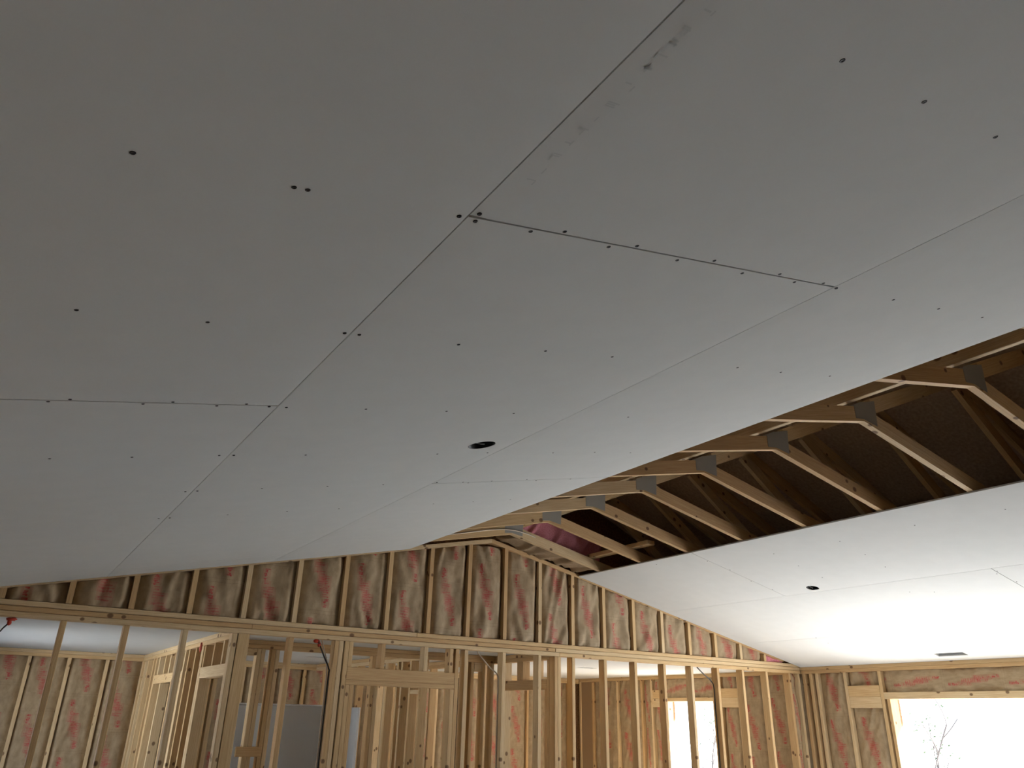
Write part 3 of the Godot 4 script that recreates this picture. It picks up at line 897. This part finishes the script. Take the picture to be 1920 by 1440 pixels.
# ------------------------------------------------------------------ partitions behind the stud wall
func build_partitions() -> void:
	var yt := FLAT_Y - 0.076
	# left partition, running back from the post
	var a := base("wall_bedroom", "open stud partition with two door headers running back on the left", "wall", "", "structure")
	var xa := 1.203
	var xb := xa + DP
	var zs := func(w: Node, x0: float, x1: float, z: float, y0: float, y1: float, called := "stud") -> void:
		lum(w, called, Vector3(x0, y0, z - TH), Vector3(x1, y1, z))
	for i in 2:
		lum(a, "top_plate", Vector3(xa, yt + 0.038 * i + 0.0005, BW + 0.001), Vector3(xb, yt + 0.038 * i + 0.0375, -DP - 0.001))
	for z in [-0.092, -1.145, -1.184, -1.43, -1.72, -1.90, -3.44, -3.62, -3.98, -4.20, -4.36]:
		zs.call(a, xa, xb, z, 0.0, yt)
	for z in [-0.1305, -1.1065]:
		zs.call(a, xa, xb, z, 0.0, 2.0835, "jack_stud")
	for z in [-1.9385, -2.38, -2.96, -3.40]:
		zs.call(a, xa, xb, z, 0.0, 2.0835, "jack_stud")
	lum(a, "header", Vector3(xa, 2.084, -1.1445), Vector3(xa + TH, 2.175, -0.1305), wood[0])
	lum(a, "header", Vector3(xb - TH, 2.084, -1.1445), Vector3(xb, 2.175, -0.1305), wood[1])
	lum(a, "header", Vector3(xa, 2.084, -3.4395), Vector3(xa + TH, 2.172, -1.9385), wood[1])
	for z in [-0.40, -0.72, -1.06]:
		zs.call(a, xa, xb, z, 2.1755, yt, "cripple_stud")
	for z in [-2.36, -2.62, -2.90, -3.25]:
		zs.call(a, xa, xb, z, 2.1725, yt, "cripple_stud")
	# right partition
	var b := base("wall_passage", "open stud partition with a door header running back in the middle", "wall", "", "structure")
	xa = 4.240
	xb = xa + DP
	for i in 2:
		lum(b, "top_plate", Vector3(xa, yt + 0.038 * i + 0.0005, BW + 0.001), Vector3(xb, yt + 0.038 * i + 0.0375, -DP - 0.001))
	for z in [-0.092, -0.945, -0.984, -1.40, -1.80, -2.20, -2.60, -3.00, -3.40, -3.80, -4.20]:
		zs.call(b, xa, xb, z, 0.0, yt)
	for z in [-0.1305, -0.9065]:
		zs.call(b, xa, xb, z, 0.0, 2.0855, "jack_stud")
	lum(b, "header", Vector3(xa, 2.086, -0.9445), Vector3(xa + TH, 2.178, -0.1305), wood[2])
	lum(b, "header", Vector3(xb - TH, 2.086, -0.9445), Vector3(xb, 2.178, -0.1305), wood[2])
	lum(b, "cripple_stud", Vector3(xa, 2.1785, -0.665), Vector3(xb, yt, -0.558), wood[2])
	zs.call(b, xa, xb, -0.31, 2.1785, yt, "cripple_stud")
	zs.call(b, xa, xb, -0.90, 2.1785, yt, "cripple_stud")
	# hall partition parallel to the stud wall
	var h := base("wall_hall", "short stud partition across the hall seen through the doorway", "wall", "", "structure")
	for i in 2:
		lum(h, "top_plate", Vector3(1.293, yt + 0.038 * i + 0.0005, -1.1 - DP), Vector3(4.239, yt + 0.038 * i + 0.0375, -1.1))
	for x in [1.32, 1.666, 1.7055, 1.80, 1.8395, 2.81, 2.85, 3.868, 3.94, 4.078, 4.19]:
		lum(h, "stud", Vector3(x, 0, -1.1 - DP), Vector3(x + TH, yt, -1.1))
	lum(h, "blocking", Vector3(1.6, 1.466, -1.0995), Vector3(1.82, 1.545, -1.0615), wood[2])
	lum(h, "blocking", Vector3(1.3585, 2.30, -1.1 - DP), Vector3(1.6655, 2.358, -1.1), wood[0])
	lum(h, "blocking", Vector3(3.9785, 2.27, -1.1 - DP), Vector3(4.0775, 2.358, -1.1), wood[0])
	# closet partition running back from the hall
	var c := base("wall_closet", "row of closely set studs receding behind the doorway", "wall", "", "structure")
	for i in 2:
		lum(c, "top_plate", Vector3(3.40, yt + 0.038 * i + 0.0005, BW + 0.001), Vector3(3.40 + DP, yt + 0.038 * i + 0.0375, -1.1 - DP - 0.001))
	for z in [-1.20, -1.43, -1.65, -1.76, -2.03, -2.0685, -2.49, -2.90, -3.30, -3.72, -4.1]:
		zs.call(c, 3.40, 3.40 + DP, z, 0.0, yt)
	lum(c, "blocking", Vector3(3.40, 2.03, -1.4295), Vector3(3.40 + DP, 2.068, -1.2385), wood[0])

# ------------------------------------------------------------------ small things
func can(at: Vector3, tilt: float, r: float, label: String) -> void:
	var t := base("light_housing", label, "light housing", "recessed light housings", "", at)
	t.rotation.z = tilt
	var st := SurfaceTool.new()
	st.begin(Mesh.PRIMITIVE_TRIANGLES)
	var prof := [[r * 0.98, 0.0008], [r * 0.98, 0.11], [r * 0.86, 0.13], [0.0, 0.13], [0.0, 0.132], [r * 0.88, 0.132], [r * 0.995, 0.111], [r * 0.995, 0.0008], [r * 0.98, 0.0008]]
	var n := 32
	for i in prof.size() - 1:
		for k in n:
			var a0 := TAU * k / n
			var a1 := TAU * (k + 1) / n
			var q := []
			for pair in [[prof[i], a0], [prof[i + 1], a0], [prof[i + 1], a1], [prof[i], a1]]:
				q.append(Vector3(pair[0][0] * cos(pair[1]), pair[0][1], pair[0][0] * sin(pair[1])))
			for v in [q[0], q[1], q[2], q[0], q[2], q[3]]:
				st.add_vertex(v)
	st.generate_normals()
	put(t, "can", st.commit(), flat_mat(Color(0.12, 0.12, 0.115), 0.5, 0.4))
	var pts := []
	for k in 7:
		var q := k / 6.0
		pts.append(Vector3(0.86, 0, 0.5) * lerpf(-0.38, 0.22, q) * r + Vector3(0.5, 0, -0.86) * r * (0.42 + 0.12 * sin(q * PI)) + Vector3(0, lerpf(0.021, 0.009, q), 0))
	tube(t, "spring_clip", pts, 0.0024, flat_mat(Color(0.85, 0.85, 0.83), 0.35, 0.6), 6)
	var sock := CylinderMesh.new()
	sock.top_radius = r * 0.34
	sock.bottom_radius = r * 0.30
	sock.height = 0.04
	put(t, "lamp_socket", sock, flat_mat(Color(0.2, 0.2, 0.19), 0.6), Transform3D(Basis.IDENTITY, Vector3(0, 0.109, 0)))

func duct_boot(at: Vector3, tilt: float, w: float, l: float, label: String) -> void:
	var t := base("duct_boot", label, "duct boot", "sheet metal duct boots", "", at)
	t.rotation.z = tilt
	var f := Faces.new()
	# a box open at the bottom, narrowing to the pipe
	var ring := func(s: float, y: float) -> Array:
		return [Vector3(-w * s, y, -l * s), Vector3(w * s, y, -l * s), Vector3(w * s, y, l * s), Vector3(-w * s, y, l * s)]
	var rings := [ring.call(0.495, 0.0135), ring.call(0.495, 0.05), ring.call(0.40, 0.10)]
	for i in 2:
		for k in 4:
			var p: Vector3 = rings[i][k]
			var q: Vector3 = rings[i][(k + 1) % 4]
			var r: Vector3 = rings[i + 1][(k + 1) % 4]
			var s: Vector3 = rings[i + 1][k]
			f.quad(p, q, r, s)
			f.quad(p * 1.004, s * 1.004, r * 1.004, q * 1.004)
	f.quad(rings[2][0], rings[2][1], rings[2][2], rings[2][3])
	f.quad(rings[2][0] * 1.004, rings[2][3] * 1.004, rings[2][2] * 1.004, rings[2][1] * 1.004)
	put(t, "boot", f.done(), m_steel)

func blob(parent: Node, called: String, at: Vector3, r: Vector3, mat: Material) -> void:
	var s := SphereMesh.new()
	s.radius = 1.0
	s.height = 2.0
	s.radial_segments = 14
	s.rings = 8
	var fn := FastNoiseLite.new()
	fn.seed = rng.randi() % 999
	fn.frequency = 1.4
	var arr := s.get_mesh_arrays()
	var v: PackedVector3Array = arr[Mesh.ARRAY_VERTEX]
	for i in v.size():
		v[i] = v[i] * (1.0 + 0.6 * fn.get_noise_3dv(v[i])) * r
	arr[Mesh.ARRAY_VERTEX] = v
	var m := ArrayMesh.new()
	m.add_surface_from_arrays(Mesh.PRIMITIVE_TRIANGLES, arr)
	put(parent, called, m, mat, Transform3D(Basis.IDENTITY, at))

func build_small_things() -> void:
	var tilt := atan(SL)
	var k := sqrt(1.0 + SL * SL)
	var face := CHORD_Y - BOARD * k
	can(Vector3(1.222, face - SL * absf(1.222 - RX), 3.618), tilt, 0.0615, "recessed light housing in a round hole in the left ceiling slope")
	can(Vector3(5.64, face - SL * absf(5.64 - RX), 1.992), -tilt, 0.0545, "recessed light housing in a round hole in the right ceiling slope")
	duct_boot(Vector3(7.72, face - SL * absf(7.72 - RX), 1.98), -tilt, 0.104 * k, 0.30, "sheet metal duct boot in the ceiling above the large window")
	duct_boot(Vector3(6.135, FLAT_Y, -1.90), 0.0, 0.27, 0.10, "duct boot in the flat ceiling of the right back room")
	# electric cables with the red fire sealant where they come through the plate
	var red := flat_mat(Color(0.74, 0.26, 0.18), 0.7)
	var jacket := flat_mat(Color(0.72, 0.66, 0.58), 0.5)
	var dark := flat_mat(Color(0.16, 0.15, 0.15), 0.5)
	var c1 := base("cable", "cables hanging from red sealant beside the doorway post", "cable", "electric cables")
	tube(c1, "cable_run", [Vector3(1.86, 2.384, -0.045), Vector3(1.88, 2.34, -0.04), Vector3(1.93, 2.25, -0.04), Vector3(1.982, 2.16, -0.05), Vector3(1.984, 2.05, -0.05), Vector3(1.984, 1.2, -0.05), Vector3(1.984, 0.4, -0.05)], 0.006, dark)
	tube(c1, "cable_run", [Vector3(1.90, 2.384, -0.05), Vector3(1.915, 2.33, -0.05), Vector3(1.950, 2.24, -0.052), Vector3(1.968, 2.14, -0.055), Vector3(1.97, 2.0, -0.055), Vector3(1.971, 1.2, -0.055), Vector3(1.971, 0.4, -0.055)], 0.006, jacket)
	blob(c1, "sealant", Vector3(1.85, 2.372, -0.047), Vector3(0.026, 0.014, 0.011), red)
	blob(c1, "sealant", Vector3(1.875, 2.345, -0.045), Vector3(0.013, 0.018, 0.012), red)
	var c2 := base("cable", "dark cable hanging from red sealant at the left end of the beam", "cable", "electric cables")
	tube(c2, "cable_run", [Vector3(-0.3055, 2.384, -0.05), Vector3(-0.325, 2.345, -0.05), Vector3(-0.36, 2.29, -0.05), Vector3(-0.386, 2.2, -0.05), Vector3(-0.3865, 1.2, -0.05)], 0.005, dark)
	blob(c2, "sealant", Vector3(-0.313, 2.373, -0.045), Vector3(0.032, 0.012, 0.022), red)
	blob(c2, "sealant", Vector3(-0.322, 2.354, -0.05), Vector3(0.013, 0.02, 0.013), red)
	var c3 := base("cable", "thin cable slanting between studs right of the doorway", "cable", "electric cables")
	tube(c3, "cable_run", [Vector3(3.40, 2.384, -0.06), Vector3(3.42, 2.355, -0.06), Vector3(3.54, 2.25, -0.06), Vector3(3.632, 2.172, -0.06), Vector3(3.634, 2.0, -0.06), Vector3(3.634, 1.0, -0.06)], 0.006, jacket)
	var c4 := base("cable", "dark cable slanting between studs in front of the far window", "cable", "electric cables")
	tube(c4, "cable_run", [Vector3(6.235, 2.384, -0.06), Vector3(6.31, 2.33, -0.06), Vector3(6.44, 2.248, -0.06), Vector3(6.476, 2.17, -0.06), Vector3(6.477, 1.9, -0.06), Vector3(6.477, 1.0, -0.06)], 0.006, dark)
	var c5 := base("cable", "pale cable bowed across the ridge of the first truss", "cable", "electric cables")
	tube(c5, "cable_run", [Vector3(2.62, 3.275, 0.362), Vector3(3.02, 3.366, 0.363), Vector3(3.214, 3.415, 0.364), Vector3(3.43, 3.45, 0.364), Vector3(3.61, 3.446, 0.364), Vector3(3.75, 3.42, 0.363)], 0.005, flat_mat(Color(0.85, 0.80, 0.72), 0.5))
	var sm := base("sealant_bead", "pink red sealant on the partition plate in the left room", "sealant")
	blob(sm, "sealant", Vector3(1.198, 2.345, -1.235), Vector3(0.016, 0.04, 0.018), flat_mat(Color(0.86, 0.42, 0.36), 0.6))
	# one-piece bath surround: back and two sides with a rolled top edge
	var sh := base("bath_surround", "tall pale moulded bath surround standing behind the studs", "bath surround")
	box(sh, "back_panel", Vector3(1.95, 0.0, -3.32), Vector3(3.30, 1.905, -3.30), m_white)
	box(sh, "side_panel", Vector3(3.30, 0.0, -3.32), Vector3(3.325, 1.895, -2.56), m_white)
	box(sh, "side_panel", Vector3(1.93, 0.0, -3.32), Vector3(1.95, 1.895, -2.56), m_white)
	tube(sh, "front_flange", [Vector3(3.312, 0.0, -2.552), Vector3(3.312, 0.9, -2.552), Vector3(3.312, 1.895, -2.552)], 0.018, m_white, 10)
	tube(sh, "top_flange", [Vector3(1.95, 1.905, -3.30), Vector3(2.6, 1.905, -3.30), Vector3(3.30, 1.905, -3.30)], 0.012, m_white, 8)

# ------------------------------------------------------------------ outside
func twig(parent: Node, at: Vector3, dir: Vector3, len: float, r: float, depth: int, bark: Material, leaves: Faces) -> void:
	var pts := [at]
	var p := at
	var d := dir
	for i in 3:
		d = (d + Vector3(rng.randf_range(-0.2, 0.2), rng.randf_range(-0.05, 0.2), rng.randf_range(-0.2, 0.2))).normalized()
		p += d * len / 3.0
		pts.append(p)
	tube(parent, "branch", pts, r, bark, 5)
	if depth <= 0:
		for i in 26:
			var c: Vector3 = p + Vector3(rng.randf_range(-0.22, 0.22), rng.randf_range(-0.22, 0.22), rng.randf_range(-0.22, 0.22))
			var u := Vector3(rng.randf_range(-1, 1), rng.randf_range(-1, 1), rng.randf_range(-1, 1)).normalized()
			var w := u.cross(Vector3(0.3, 0.5, 0.8)).normalized() * 0.018
			leaves.quad(c - u * 0.04, c + w, c + u * 0.04, c - w)
		return
	for i in 3:
		twig(parent, pts[1 + i], (d + Vector3(rng.randf_range(-0.9, 0.9), rng.randf_range(0.0, 0.6), rng.randf_range(-0.9, 0.9))).normalized(), len * 0.62, r * 0.6, depth - 1, bark, leaves)

func build_outside() -> void:
	var g := base("ground", "bright dry ground outside the windows", "ground", "", "structure")
	box(g, "soil", Vector3(-60, -0.75, -60), Vector3(70, -0.45, 60), flat_mat(Color(0.74, 0.72, 0.68), 1.0))
	var bark := flat_mat(Color(0.33, 0.30, 0.27), 0.9)
	var leaf := flat_mat(Color(0.26, 0.31, 0.21), 0.8)
	leaf.cull_mode = BaseMaterial3D.CULL_DISABLED
	for q in [[Vector3(16.5, -0.45, -3.6), "slender small tree outside the large window"], [Vector3(17.5, -0.45, -10.9), "slender small tree outside the far window behind the studs"]]:
		var t := base("tree", q[1], "tree", "trees outside", "", q[0])
		var leaves := Faces.new()
		twig(t, Vector3.ZERO, Vector3.UP, 1.5, 0.03, 2, bark, leaves)
		put(t, "foliage", leaves.done(), leaf)
